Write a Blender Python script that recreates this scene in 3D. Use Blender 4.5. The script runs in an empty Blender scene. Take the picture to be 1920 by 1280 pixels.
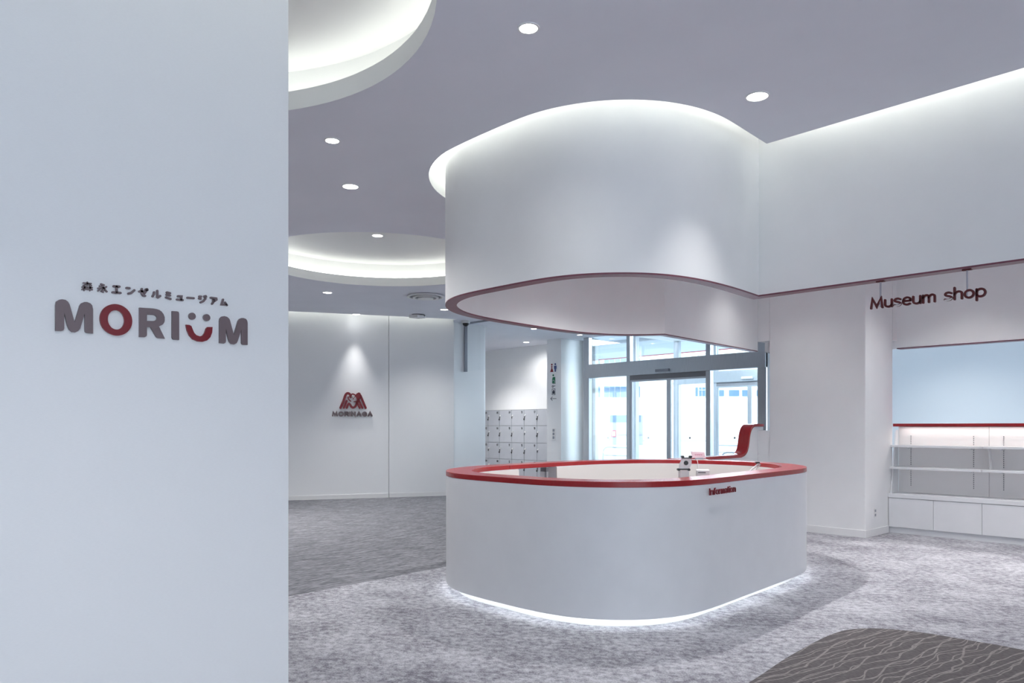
import bpy, bmesh, math, random
from mathutils import Vector
from mathutils.geometry import tessellate_polygon
random.seed(4)
sc = bpy.context.scene
COL = sc.collection
PI = math.pi

# ------------------------------------------------------------ camera, world, exposure
cd = bpy.data.cameras.new('camera'); cam = bpy.data.objects.new('camera', cd); COL.objects.link(cam)
cam.location = (0, 0, 1.42); cam.rotation_euler = (PI/2, 0, math.atan2(.7320, .6813))
cd.sensor_width = 36; cd.lens = 1418/1920*36; cd.shift_y = 160/1920; cd.clip_start = .05; cd.clip_end = 400
sc.camera = cam
sc.view_settings.view_transform = 'Standard'; sc.view_settings.look = 'None'
sc.view_settings.exposure = 0.83; sc.view_settings.gamma = 1; sc.view_settings.use_curve_mapping = False
w = bpy.data.worlds.new('world'); sc.world = w; w.use_nodes = True
bg = w.node_tree.nodes['Background']; bg.inputs[0].default_value = (.80, .90, 1, 1); bg.inputs[1].default_value = 1.9
sc.cycles.max_bounces = 10; sc.cycles.diffuse_bounces = 6; sc.cycles.transparent_max_bounces = 16
sc.cycles.sample_clamp_indirect = 4; sc.cycles.caustics_reflective = False; sc.cycles.caustics_refractive = False

K_COVE = 2.15      # LED strips in the ceiling coves
K_SPOT = 150.0     # added fill downlights over hall and lobby (W)
K_DAYFILL = 33.0     # added lamp standing in for daylight from the right (W)

def light(name, kind, loc, energy, color=(1, 1, 1), parent=None, **kw):
    l = bpy.data.lights.new(name, kind); l.energy = energy; l.color = color
    rot = kw.pop('rot', None)
    for k, v in kw.items(): setattr(l, k, v)
    o = bpy.data.objects.new(name, l); COL.objects.link(o)
    if parent: o.parent = parent; loc = Vector(loc) - parent.location
    o.location = loc
    if rot: o.rotation_euler = rot
    return o
# added fill by an unseen window and in the lobby; door portal and sun
light('window_fill', 'AREA', (5.85, -1.2, 1.9), K_DAYFILL, (.72, .84, 1), shape='RECTANGLE', size=2.8, size_y=7.2, rot=(0, PI/2, 0))  # added area lamp, bluish fill for sign wall and counter front
pl = light('door_daylight', 'AREA', (-10.0, 14.3, 1.8), 10, (1, 1, 1), shape='RECTANGLE', size=5.2, size_y=3.6, rot=(-PI/2, 0, 0)); pl.data.cycles.is_portal = True
light('sun', 'SUN', (0, -20, 30), 1.6, (1, .97, .93), angle=.05, rot=(math.radians(40), 0, math.radians(30)))
light('lobby_fill', 'AREA', (-9.6, 16.0, 3.79), 270, (.76, .91, 1), shape='RECTANGLE', size=3.0, size_y=1.6)  # added bluish fill lamp, boosts the daylight on pier and doors

# ------------------------------------------------------------ materials
def mat(name, col, rough=.6, metal=0, emit=None, spec=.5, coat=0):
    m = bpy.data.materials.new(name); m.use_nodes = True
    b = m.node_tree.nodes['Principled BSDF']
    b.inputs['Base Color'].default_value = (*col, 1); b.inputs['Roughness'].default_value = rough
    b.inputs['Metallic'].default_value = metal; b.inputs['Specular IOR Level'].default_value = spec
    b.inputs['Coat Weight'].default_value = coat
    if emit:
        b.inputs['Emission Color'].default_value = (*emit[0], 1); b.inputs['Emission Strength'].default_value = emit[1]
    return m
def noise_mat(name, c1, c2, scale, rough=.6, bump=.0, stretch=(1, 1, 1), lo=.35, hi=.65, metal=0, detail=4):
    m = mat(name, c1, rough, metal); nt = m.node_tree; N = nt.nodes; L = nt.links; b = N['Principled BSDF']
    tc = N.new('ShaderNodeTexCoord'); mp = N.new('ShaderNodeMapping'); mp.inputs['Scale'].default_value = stretch
    ns = N.new('ShaderNodeTexNoise'); ns.inputs['Scale'].default_value = scale; ns.inputs['Detail'].default_value = detail
    r = N.new('ShaderNodeValToRGB'); r.color_ramp.elements[0].position = lo; r.color_ramp.elements[1].position = hi
    r.color_ramp.elements[0].color = (*c1, 1); r.color_ramp.elements[1].color = (*c2, 1)
    L.new(tc.outputs['Object'], mp.inputs[0]); L.new(mp.outputs[0], ns.inputs[0]); L.new(ns.outputs[0], r.inputs[0]); L.new(r.outputs[0], b.inputs['Base Color'])
    if bump:
        bp = N.new('ShaderNodeBump'); bp.inputs['Strength'].default_value = bump; bp.inputs['Distance'].default_value = .01
        L.new(ns.outputs[0], bp.inputs['Height']); L.new(bp.outputs[0], b.inputs['Normal'])
    return m
M = {}
M['wall'] = noise_mat('white wall paint', (.84, .845, .85), (.86, .865, .87), 3, .75)
M['wallf'] = noise_mat('white wall film', (.84, .85, .86), (.86, .87, .88), 60, .5, stretch=(1, 1, 8))
M['ceil'] = noise_mat('ceiling paint', (.785, .795, .86), (.805, .815, .88), 2, .85)
M['cove'] = mat('cove white paint', (.86, .87, .86), .8)
M['lam'] = noise_mat('white laminate', (.78, .79, .81), (.80, .81, .83), 5, .45)
M['beige'] = mat('off white laminate inside counter', (.74, .71, .68), .6)
M['back'] = mat('warm white back panel', (.88, .86, .85), .6)
M['red'] = noise_mat('red laminate', (.32, .014, .019), (.35, .017, .022), 30, .27, stretch=(1, 6, 1))
M['redtrim'] = noise_mat('dull red edge trim', (.16, .055, .078), (.19, .065, .092), 30, .36); M['redtrim'].node_tree.nodes['Principled BSDF'].inputs['Specular IOR Level'].default_value = .32
M['brown'] = mat('brown acrylic letter', (.17, .125, .135), .4)
M['redl'] = mat('dark red acrylic letter', (.20, .005, .014), .35)
M['maroon'] = mat('maroon acrylic letter', (.09, .006, .008), .4)
M['steel'] = noise_mat('brushed stainless steel', (.46, .49, .53), (.58, .61, .65), 8, .30, stretch=(60, 60, .5), metal=.9)
M['steeld'] = mat('dark steel', (.22, .22, .24), .4, .7)
M['grey'] = mat('grey painted metal', (.30, .32, .37), .5)
M['locker'] = noise_mat('grey locker paint', (.42, .44, .48), (.44, .46, .50), 6, .5)
M['black'] = mat('black plastic', (.02, .02, .022), .4)
M['white'] = mat('white plastic', (.82, .82, .82), .4)
M['led'] = mat('led strip', (1, 1, 1), .5, emit=((1, 1, .95), K_COVE))
M['led2'] = mat('led strip round the drum', (1, 1, 1), .5, emit=((1, 1, .955), K_COVE*2.3))
M['ledlow'] = mat('led strip under counter', (1, 1, 1), .5, emit=((.93, .98, 1), 14))
M['lens'] = mat('downlight lens', (1, 1, 1), .5, emit=((1, 1, 1), 9))
M['lens2'] = mat('spotlight lens', (1, 1, 1), .5, emit=((1, 1, 1), 20))
M['blue'] = mat('blue sign print', (.03, .06, .20), .5)
M['green'] = mat('green sign print', (.01, .16, .07), .5)
M['navy'] = mat('dark sign print', (.02, .03, .06), .5)
M['pink'] = mat('pale pink card', (.62, .45, .50), .5)
M['dpink'] = mat('dark pink print', (.45, .08, .18), .5)
M['wire'] = mat('clear acrylic rod', (.42, .42, .48), .2)
M['outwall'] = noise_mat('white hoarding', (.84, .87, .90), (.88, .91, .93), .3, .6)
M['outgrnd'] = noise_mat('pale paving', (.62, .66, .70), (.72, .76, .80), .4, .7)
M['outgrey'] = mat('pale grey concrete', (.42, .48, .56), .7)
M['outwin'] = mat('pale blue window glass', (.10, .20, .33), .25)
M['outred'] = mat('red canopy edge', (.62, .10, .13), .5)
M['canopy'] = mat('canopy soffit', (.62, .70, .78), .7)

def glass(name, tint=(.965, .985, .99), gl=.08, fr_=.40):
    m = bpy.data.materials.new(name); m.use_nodes = True; nt = m.node_tree; N = nt.nodes; N.clear()
    o = N.new('ShaderNodeOutputMaterial'); t = N.new('ShaderNodeBsdfTransparent'); t.inputs[0].default_value = (*tint, 1)
    g = N.new('ShaderNodeBsdfGlossy'); g.inputs['Roughness'].default_value = .02
    lw = N.new('ShaderNodeLayerWeight'); lw.inputs[0].default_value = .25
    mu = N.new('ShaderNodeMath'); mu.operation = 'MULTIPLY_ADD'; mu.inputs[1].default_value = fr_; mu.inputs[2].default_value = gl*.4
    x = N.new('ShaderNodeMixShader')
    nt.links.new(lw.outputs['Fresnel'], mu.inputs[0]); nt.links.new(mu.outputs[0], x.inputs[0])
    nt.links.new(t.outputs[0], x.inputs[1]); nt.links.new(g.outputs[0], x.inputs[2]); nt.links.new(x.outputs[0], o.inputs[0])
    return m
M['glass'] = glass('clear door glass'); M['glass2'] = glass('smoke barrier glass', (.99, .995, .998), .0, .05)

# carpets
def carpet_mottled():
    m = mat('mottled grey carpet', (.4, .4, .42), .95, spec=.1); nt = m.node_tree; N = nt.nodes; L = nt.links; b = N['Principled BSDF']
    tc = N.new('ShaderNodeTexCoord'); mp = N.new('ShaderNodeMapping'); mp.inputs['Rotation'].default_value = (0, 0, -math.atan2(.7320, .6813))
    mp.inputs['Scale'].default_value = (.85, 1, 1)
    L.new(tc.outputs['Object'], mp.inputs[0])
    def ns(s, d=5, rg=.65):
        n = N.new('ShaderNodeTexNoise'); n.inputs['Scale'].default_value = s; n.inputs['Detail'].default_value = d; n.inputs['Roughness'].default_value = rg
        L.new(mp.outputs[0], n.inputs[0]); return n
    n1 = ns(21, 6, .70); n2 = ns(110, 3, .7); n3 = ns(2.2, 3, .5)
    r = N.new('ShaderNodeValToRGB'); r.color_ramp.elements[0].position = .42; r.color_ramp.elements[1].position = .58
    r.color_ramp.elements[0].color = (.185, .178, .205, 1); r.color_ramp.elements[1].color = (.55, .55, .585, 1)
    a = N.new('ShaderNodeMix'); a.data_type = 'FLOAT'; a.inputs[0].default_value = .38
    L.new(n1.outputs[0], a.inputs[2]); L.new(n2.outputs[0], a.inputs[3])
    a2 = N.new('ShaderNodeMix'); a2.data_type = 'FLOAT'; a2.inputs[0].default_value = .22
    L.new(a.outputs[0], a2.inputs[2]); L.new(n3.outputs[0], a2.inputs[3])
    L.new(a2.outputs[0], r.inputs[0]); L.new(r.outputs[0], b.inputs['Base Color'])
    bp = N.new('ShaderNodeBump'); bp.inputs['Strength'].default_value = .5; bp.inputs['Distance'].default_value = .006
    L.new(n2.outputs[0], bp.inputs['Height']); L.new(bp.outputs[0], b.inputs['Normal'])
    return m
def carpet_woven():
    m = mat('woven dark grey carpet', (.3, .3, .3), .95, spec=.1); nt = m.node_tree; N = nt.nodes; L = nt.links; b = N['Principled BSDF']
    tc = N.new('ShaderNodeTexCoord'); outs = []
    for rot, s in ((.35, (70, 3.2, 1)), (1.75, (70, 3.2, 1)), (0, (120, 14, 1))):
        mp = N.new('ShaderNodeMapping'); mp.inputs['Rotation'].default_value = (0, 0, rot); mp.inputs['Scale'].default_value = s
        n = N.new('ShaderNodeTexNoise'); n.inputs['Scale'].default_value = 1; n.inputs['Detail'].default_value = 3
        L.new(tc.outputs['Object'], mp.inputs[0]); L.new(mp.outputs[0], n.inputs[0]); outs.append(n)
    mx = N.new('ShaderNodeMath'); mx.operation = 'ADD'; L.new(outs[0].outputs[0], mx.inputs[0]); L.new(outs[1].outputs[0], mx.inputs[1])
    m2 = N.new('ShaderNodeMath'); m2.operation = 'ADD'; L.new(mx.outputs[0], m2.inputs[0]); L.new(outs[2].outputs[0], m2.inputs[1])
    m3 = N.new('ShaderNodeMath'); m3.operation = 'DIVIDE'; m3.inputs[1].default_value = 3; L.new(m2.outputs[0], m3.inputs[0])
    r = N.new('ShaderNodeValToRGB'); r.color_ramp.elements[0].position = .42; r.color_ramp.elements[1].position = .60
    r.color_ramp.elements[0].color = (.070, .072, .085, 1); r.color_ramp.elements[1].color = (.34, .34, .365, 1)
    L.new(m3.outputs[0], r.inputs[0]); L.new(r.outputs[0], b.inputs['Base Color'])
    return m
def carpet_dark():
    m = mat('dark brown grey carpet with pale wavy lines', (.1, .1, .1), .95, spec=.1); nt = m.node_tree; N = nt.nodes; L = nt.links; b = N['Principled BSDF']
    tc = N.new('ShaderNodeTexCoord'); mp = N.new('ShaderNodeMapping'); mp.inputs['Rotation'].default_value = (0, 0, .12)
    L.new(tc.outputs['Object'], mp.inputs[0])
    facs = []
    for sc_, dist, ds, ph in ((3.6, 5.5, .8, 0), (2.3, 8.0, .6, 2.2), (2.9, 7.0, 1.0, 4.1)):
        wv = N.new('ShaderNodeTexWave'); wv.wave_type = 'BANDS'; wv.bands_direction = 'X'; wv.inputs['Scale'].default_value = sc_
        wv.inputs['Distortion'].default_value = dist; wv.inputs['Detail'].default_value = 1; wv.inputs['Detail Scale'].default_value = ds
        wv.inputs['Phase Offset'].default_value = ph
        L.new(mp.outputs[0], wv.inputs[0])
        r = N.new('ShaderNodeValToRGB'); r.color_ramp.elements[0].position = .972; r.color_ramp.elements[1].position = .992
        L.new(wv.outputs['Fac'], r.inputs[0]); facs.append(r)
    mx = N.new('ShaderNodeMath'); mx.operation = 'MAXIMUM'; L.new(facs[0].outputs[0], mx.inputs[0]); L.new(facs[1].outputs[0], mx.inputs[1])
    mx0 = mx; mx = N.new('ShaderNodeMath'); mx.operation = 'MAXIMUM'; L.new(mx0.outputs[0], mx.inputs[0]); L.new(facs[2].outputs[0], mx.inputs[1])
    n = N.new('ShaderNodeTexNoise'); n.inputs['Scale'].default_value = 1; n.inputs['Detail'].default_value = 3
    mp2 = N.new('ShaderNodeMapping'); mp2.inputs['Rotation'].default_value = (0, 0, -.82); mp2.inputs['Scale'].default_value = (30, 220, 1)
    L.new(tc.outputs['Object'], mp2.inputs[0]); L.new(mp2.outputs[0], n.inputs[0])
    base = N.new('ShaderNodeValToRGB'); base.color_ramp.elements[0].position = .35; base.color_ramp.elements[1].position = .68
    base.color_ramp.elements[0].color = (.075, .068, .072, 1); base.color_ramp.elements[1].color = (.185, .17, .17, 1)
    L.new(n.outputs[0], base.inputs[0])
    ml = N.new('ShaderNodeMath'); ml.operation = 'MULTIPLY'; L.new(mx.outputs[0], ml.inputs[0])
    r2 = N.new('ShaderNodeValToRGB'); r2.color_ramp.elements[0].position = .3; r2.color_ramp.elements[1].position = .55; L.new(n.outputs[0], r2.inputs[0])
    L.new(r2.outputs[0], ml.inputs[1])
    mix = N.new('ShaderNodeMix'); mix.data_type = 'RGBA'; L.new(ml.outputs[0], mix.inputs[0]); L.new(base.outputs[0], mix.inputs[6]); mix.inputs[7].default_value = (.30, .275, .265, 1)
    L.new(mix.outputs[2], b.inputs['Base Color'])
    return m
M['mottled'] = carpet_mottled(); M['woven'] = carpet_woven(); M['darkc'] = carpet_dark()

# ------------------------------------------------------------ mesh helpers
class MB:
    def __init__(s): s.v = []; s.f = []
    def add(s, v, f):
        n = len(s.v); s.v += [tuple(p) for p in v]; s.f += [tuple(i+n for i in q) for q in f]; return s
    def box(s, x0, x1, y0, y1, z0, z1):
        return s.add([(x0,y0,z0),(x1,y0,z0),(x1,y1,z0),(x0,y1,z0),(x0,y0,z1),(x1,y0,z1),(x1,y1,z1),(x0,y1,z1)],
                     [(0,3,2,1),(4,5,6,7),(0,1,5,4),(1,2,6,5),(2,3,7,6),(3,0,4,7)])
    def prism(s, poly, z0, z1, holes=(), fr=None, sides=True):
        """polygon (list of 2D points, holes allowed) extruded between z0 and z1; fr maps (x, y, h) to world"""
        fr = fr or (lambda x, y, h: (x, y, h))
        loops = [list(poly)] + [list(h) for h in holes]
        tri = tessellate_polygon([[Vector((x, y, 0)) for x, y in l] for l in loops])
        flat = [p for l in loops for p in l]; n = len(flat)
        v = [fr(x, y, z0) for x, y in flat] + [fr(x, y, z1) for x, y in flat]
        f = [(a, b, c) for a, b, c in tri] + [(c+n, b+n, a+n) for a, b, c in tri]
        if sides:
            k = 0
            for l in loops:
                m = len(l)
                for i in range(m):
                    a = k+i; b = k+(i+1) % m; f.append((a, b, b+n, a+n))
                k += m
        return s.add(v, f)
    def strip(s, pa, za, pb, zb, closed=False):
        """quads between two equal polylines"""
        n = len(pa); v = [(x, y, za) for x, y in pa] + [(x, y, zb) for x, y in pb]
        r = range(n if closed else n-1)
        return s.add(v, [(i, (i+1) % n, (i+1) % n+n, i+n) for i in r])
    def ring(s, outer, inner, z0, z1, closed=True):
        s.strip(outer, z0, outer, z1, closed); s.strip(inner, z1, inner, z0, closed)
        s.strip(inner, z0, outer, z0, closed); s.strip(outer, z1, inner, z1, closed)
        if not closed:
            for i in (0, -1):
                (a, b), (c, d) = outer[i], inner[i]
                s.add([(a, b, z0), (c, d, z0), (c, d, z1), (a, b, z1)], [(0, 1, 2, 3)])
        return s
    def cyl(s, c, r, z0, z1, n=24, r2=None, fr=None):
        fr = fr or (lambda x, y, h: (x, y, h)); r2 = r if r2 is None else r2
        v = [fr(c[0]+r*math.cos(2*PI*i/n), c[1]+r*math.sin(2*PI*i/n), z0) for i in range(n)]
        v += [fr(c[0]+r2*math.cos(2*PI*i/n), c[1]+r2*math.sin(2*PI*i/n), z1) for i in range(n)]
        return s.add(v, [(i, (i+1) % n, (i+1) % n+n, i+n) for i in range(n)] + [tuple(range(n-1, -1, -1)), tuple(range(n, 2*n))])
    def tube(s, pts, r, n=8):
        pts = [Vector(p) for p in pts]; rings = []
        for i, p in enumerate(pts):
            t = (pts[min(i+1, len(pts)-1)] - pts[max(i-1, 0)]).normalized()
            up = Vector((0, 0, 1)) if abs(t.z) < .95 else Vector((1, 0, 0))
            x = t.cross(up).normalized(); y = x.cross(t)
            rings.append([p + x*r*math.cos(2*PI*k/n) + y*r*math.sin(2*PI*k/n) for k in range(n)])
        v = [q for g in rings for q in g]; f = []
        for i in range(len(pts)-1):
            for k in range(n): f.append((i*n+k, i*n+(k+1) % n, (i+1)*n+(k+1) % n, (i+1)*n+k))
        f += [tuple(range(n-1, -1, -1)), tuple(range((len(pts)-1)*n, len(pts)*n))]
        return s.add(v, f)
    def dome(s, c, r, down=True, n=20, m=6, squash=1):
        v = []; f = []
        for j in range(m+1):
            a = PI/2*j/m; rr = r*math.cos(a); h = r*math.sin(a)*squash*(-1 if down else 1)
            v += [(c[0]+rr*math.cos(2*PI*i/n), c[1]+rr*math.sin(2*PI*i/n), c[2]+h) for i in range(n)]
        for j in range(m):
            for i in range(n): f.append((j*n+i, j*n+(i+1) % n, (j+1)*n+(i+1) % n, (j+1)*n+i))
        return s.add(v, f)
    def stroke(s, pts, wd, fr, h0, h1, closed=False):
        """rounded monoline stroke, thickness wd, extruded h0..h1"""
        n = len(pts); L = []; R = []; r = wd/2
        P = [Vector(p) for p in pts]
        for i in range(n):
            a = P[i-1] if (closed or i > 0) else P[0]; b = P[(i+1) % n] if (closed or i < n-1) else P[-1]
            t1 = (P[i]-a); t2 = (b-P[i])
            t1 = t1.normalized() if t1.length > 1e-9 else t2.normalized(); t2 = t2.normalized() if t2.length > 1e-9 else t1
            t = (t1+t2); t = t.normalized() if t.length > 1e-6 else t1
            nn = Vector((-t.y, t.x)); c = max(.45, abs(nn.dot(Vector((-t1.y, t1.x)))))
            L.append(P[i]+nn*r/c); R.append(P[i]-nn*r/c)
        if closed:
            return s.prism([tuple(p) for p in R], h0, h1, holes=[[tuple(p) for p in L]], fr=fr)
        def cap(c, d):
            a0 = math.atan2(d.y, d.x); return [c+Vector((math.cos(a0+PI/2-PI*k/6), math.sin(a0+PI/2-PI*k/6)))*r for k in range(1, 6)]
        loop = L + cap(P[-1], P[-1]-P[-2]) + R[::-1] + cap(P[0], P[0]-P[1])
        return s.prism([tuple(p) for p in loop], h0, h1, fr=fr)

def obj(name, mb, m, parent=None, smooth=False, bevel=0, label=None, loc=None):
    """link ONE mesh object; its vertices are given in world space"""
    me = bpy.data.meshes.new(name)
    org = Vector(loc) if loc else Vector((0, 0, 0))
    wp = world(parent) if parent else Vector((0, 0, 0))
    if parent and not loc: org = wp
    me.from_pydata([tuple(Vector(v)-org) for v in mb.v], [], mb.f)
    bm = bmesh.new(); bm.from_mesh(me); bmesh.ops.remove_doubles(bm, verts=bm.verts, dist=1e-5)
    bmesh.ops.recalc_face_normals(bm, faces=bm.faces)
    if smooth:
        for f in bm.faces: f.smooth = True
        for e in bm.edges:
            if len(e.link_faces) != 2 or e.calc_face_angle(0) > .55: e.smooth = False
    bm.to_mesh(me); bm.free()
    me.materials.append(m)
    o = bpy.data.objects.new(name, me); COL.objects.link(o)
    if parent: o.parent = parent
    o.location = org-wp
    if bevel:
        md = o.modifiers.new('bevel', 'BEVEL'); md.width = bevel; md.segments = 2; md.limit_method = 'ANGLE'; md.angle_limit = .9
    if label: o['label'] = label
    return o
def world(o):
    p = Vector(o.location)
    while o.parent: o = o.parent; p += o.location
    return p
def tag(o, label, cat, group=None, kind=None):
    o['label'] = label; o['category'] = cat
    if group: o['group'] = group
    if kind: o['kind'] = kind
    return o
def thing(name, loc, label, cat, group=None):
    o = bpy.data.objects.new(name, None); COL.objects.link(o); o.location = loc; o.empty_display_size = .1
    return tag(o, label, cat, group)
def struct(o, label=None):
    o['kind'] = 'structure'
    if label: o['label'] = label
    return o

def smooth_path(pts, n=8, closed=False):
    """Catmull-Rom through the points"""
    out = []; m = len(pts); P = [Vector(p) for p in pts]
    for i in range(m if closed else m-1):
        p0 = P[(i-1) % m] if (closed or i > 0) else P[0]*2-P[1]
        p1 = P[i]; p2 = P[(i+1) % m]
        p3 = P[(i+2) % m] if (closed or i < m-2) else P[-1]*2-P[-2]
        for k in range(n):
            t = k/n
            q = .5*((2*p1) + (p2-p0)*t + (2*p0-5*p1+4*p2-p3)*t*t + (3*p1-p0-3*p2+p3)*t*t*t)
            out.append((q.x, q.y))
    if not closed: out.append(tuple(P[-1]))
    return out
def resample(pts, n, closed=False):
    P = [Vector(p) for p in pts] + ([Vector(pts[0])] if closed else [])
    d = [0]
    for a, b in zip(P, P[1:]): d.append(d[-1]+(b-a).length)
    tot = d[-1]; out = []; j = 0
    for i in range(n):
        s_ = tot*i/(n if closed else n-1)
        while j < len(d)-2 and d[j+1] < s_: j += 1
        t = (s_-d[j])/max(1e-9, d[j+1]-d[j]); q = P[j].lerp(P[j+1], min(1, t)); out.append((q.x, q.y))
    return out
def relax(pts, it, closed=False):
    p = [tuple(q) for q in pts]; n = len(p)
    for _ in range(it):
        q = list(p)
        for i in range(n):
            if not closed and i in (0, n-1): continue
            a = p[i-1]; b = p[(i+1) % n]
            q[i] = (.5*p[i][0]+.25*(a[0]+b[0]), .5*p[i][1]+.25*(a[1]+b[1]))
        p = q
    return p
def offset(pts, d, closed=False):
    """shift a polyline to its left by d"""
    n = len(pts); out = []
    for i in range(n):
        a = pts[i-1] if (closed or i > 0) else pts[0]; b = pts[(i+1) % n] if (closed or i < n-1) else pts[-1]
        t = Vector((b[0]-a[0], b[1]-a[1])).normalized(); out.append((pts[i][0]-t.y*d, pts[i][1]+t.x*d))
    return out
def arc(c, r, a0, a1, n): return [(c[0]+r*math.cos(a0+(a1-a0)*i/n), c[1]+r*math.sin(a0+(a1-a0)*i/n)) for i in range(n+1)]

# ------------------------------------------------------------ plan of the room
ZC = 3.62; ZT = 4.0; ZL = 3.75       # ceiling, cove top, top of the cove lip
ZD = 2.49                            # underside of the drum and of the shop fascia
# drum wall, outer face, from the corner with the shop fascia round the front, left and back to the crease
drum_pts = [(-3.168,5.716),(-3.135,5.45),(-3.11,5.2),(-3.10,4.92),(-3.115,4.68),(-3.17,4.44),(-3.28,4.24),(-3.42,4.10),(-3.57,3.995),(-3.78,3.92),(-4.02,3.895),(-4.3,3.89),
            (-4.6,3.885),(-4.86,3.905),(-5.09,3.985),(-5.29,4.11),(-5.46,4.28),(-5.59,4.47),(-5.70,4.75),(-5.77,5.1),(-5.82,5.5),(-5.865,6.0),(-5.875,6.3),(-5.845,6.6),(-5.76,6.87),(-5.62,7.09),(-5.45,7.25),(-5.32,7.34)]
drum_o = relax(resample(smooth_path(drum_pts, 10), 150), 12)
drum_i = offset(drum_o, -.10)        # inward
# outline runs clockwise seen from above -> inside is on its right
drum_i[0] = (-3.268, 5.816); drum_i[-1] = (-5.222, 7.285)
count_pts = [(-3.11,4.92),(-3.105,4.68),(-3.16,4.44),(-3.27,4.24),(-3.41,4.09),(-3.57,3.985),(-3.78,3.915),(-4.02,3.885),(-4.3,3.88),(-4.6,3.88),(-4.86,3.905),(-5.09,3.99),(-5.29,4.12),(-5.46,4.29),(-5.59,4.49),
             (-5.69,4.75),(-5.765,5.15),(-5.82,5.6),(-5.855,6.1),(-5.85,6.55),(-5.76,6.95),(-5.60,7.27),(-5.36,7.52),(-5.05,7.68),(-4.7,7.76),(-4.35,7.75),(-4.02,7.64),(-3.72,7.44),(-3.47,7.17),(-3.33,6.90),(-3.265,6.66),(-3.235,6.40),(-3.21,6.1),(-3.18,5.75),(-3.145,5.35),(-3.12,5.1)]
count_o = relax(resample(smooth_path(count_pts, 8, True), 240, True), 14, True)
def inset(p, d): return offset(p, -d, True)

open_pts = [(-2.955,5.455),(-2.93,5.1),(-2.911,4.84),(-2.913,4.68),(-2.947,4.473),(-3.010,4.30),(-3.089,4.159),(-3.221,4.002),(-3.336,3.908),(-3.467,3.831),(-3.616,3.768),(-3.793,3.726),(-4.006,3.712),(-4.252,3.710),(-4.522,3.715),(-4.796,3.735),
            (-4.985,3.785),(-5.170,3.865),(-5.345,3.975),(-5.49,4.105),(-5.63,4.265),(-5.755,4.475),(-5.87,4.75),(-5.96,5.1),(-6.02,5.5),(-6.07,6.0),(-6.08,6.35),(-6.04,6.7),(-5.93,7.02),(-5.76,7.3),(-5.60,7.55),(-5.62,8.2),(-5.86,9.88)]
open_o = relax(resample(smooth_path(open_pts[:-2], 8), 150), 4) + [(-5.70, 8.4), (-5.88, 9.88)]
def far_wall(b): return -13.63 + .453*(b-6.8) - .006*(b-6.8)*(b-8.3)
fw = [(far_wall(b), b) for b in [2 + 7.8*i/60 for i in range(61)]]
fw_front = offset(fw, -.22)

# ------------------------------------------------------------ floor
f = struct(obj('floor', MB().box(-22, 6.2, -6.2, 14.6, -.12, -.006), M['woven']), 'grey carpeted floor')
left = [(-5.6, -6), (-5.915, 2.95), (-5.96, 3.46), (-6.024, 4.06), (-6.087, 4.74), (-6.2, 6.5), (-6.25, 8.2), (-6.2, 9.9)]
rugp = smooth_path([(-2.05,2.6),(-2.178,3.822),(-2.25,4.365),(-2.29,4.82),(-2.30,5.12),(-2.275,5.33),(-2.18,5.49),(-2.03,5.59),(-1.86,5.64),(-1.592,5.662),(-1.305,5.668),(-.7,5.6),(.2,5.3),(1.2,4.6)], 6) + [(2.0, 3.4), (1.6, 1.2), (-1.2, 1.2)]
obj('mottled_carpet', MB().prism([(6, -6)] + [(6, 10.93), (-4, 10.93), (-4, 9.9), (-5.5, 9.9)] + left[::-1], -.006, 0, holes=[rugp[::-1]]), M['mottled'], f, label='mottled lavender grey carpet')
obj('woven_carpet', MB().prism([(-16, -6)] + left + [(-6.2, 14.3), (-22, 14.3), (-22, -6)], -.006, 0), M['woven'], f, label='dark grey woven carpet')
obj('wavy_line_carpet', MB().prism(rugp, -.006, 0), M['darkc'], f, label='dark brown grey carpet with pale wavy lines')

# ------------------------------------------------------------ ceiling with its openings
C2 = (-8.67, 5.64); R2 = 1.65
C1 = (-4.07, 1.00); R1 = 1.67; CH = -3.66
circ1 = arc(C1, R1, 0, 2*PI, 96)[:-1]
circ2 = arc(C2, R2, 0, 2*PI, 96)[:-1]
outer = [(-16.2, -6.2), (6.2, -6.2), (6.2, 5.455)] + open_o + [(6.2, 9.88), (6.2, 14.16), (-12.45, 14.16), (-12.45, 14.6), (-22, 14.6), (-22, 11.2), (-12.7, 11.2), (-12.7, 9.9)] + fw_front[::-1]
mb = MB().prism(outer, ZC, ZC+.02, holes=[circ1, circ2], sides=False)
ceiling = struct(obj('ceiling', mb, M['ceil']), 'pale lavender grey plasterboard ceiling')
def cove(path, closed, name, side, topfill=None, led=True, ld=.10, wd=.22):
    """lip, shelf, outer wall and top of a lit ceiling recess; side=+1: the ceiling is on the left of the path"""
    e = ceiling
    o1 = offset(path, wd*side, closed); o0 = offset(path, .012*side, closed)
    m = MB().strip(path, ZC, path, ZL, closed).strip(path, ZL, o0, ZL, closed)
    obj(name+'_lip', m, M['cove'], e, smooth=True)
    m = MB().strip(o0, ZL, o1, ZL, closed).strip(o1, ZL, o1, ZT, closed)
    if topfill: m.prism(topfill(o1), ZT, ZT+.02, sides=False)
    obj(name+'_wall', m, M['cove'], e, smooth=True)
    if led:
        a = offset(path, (ld-.02)*side, closed); b = offset(path, (ld+.02)*side, closed)
        obj('led_strip', MB().ring(b, a, ZL+.012, ZL+.03, closed), M['led'], e)
cove(circ2, True, 'round_recess', -1, lambda p: p)
cove(circ1, True, 'round_recess', -1, lambda p: p)
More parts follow.
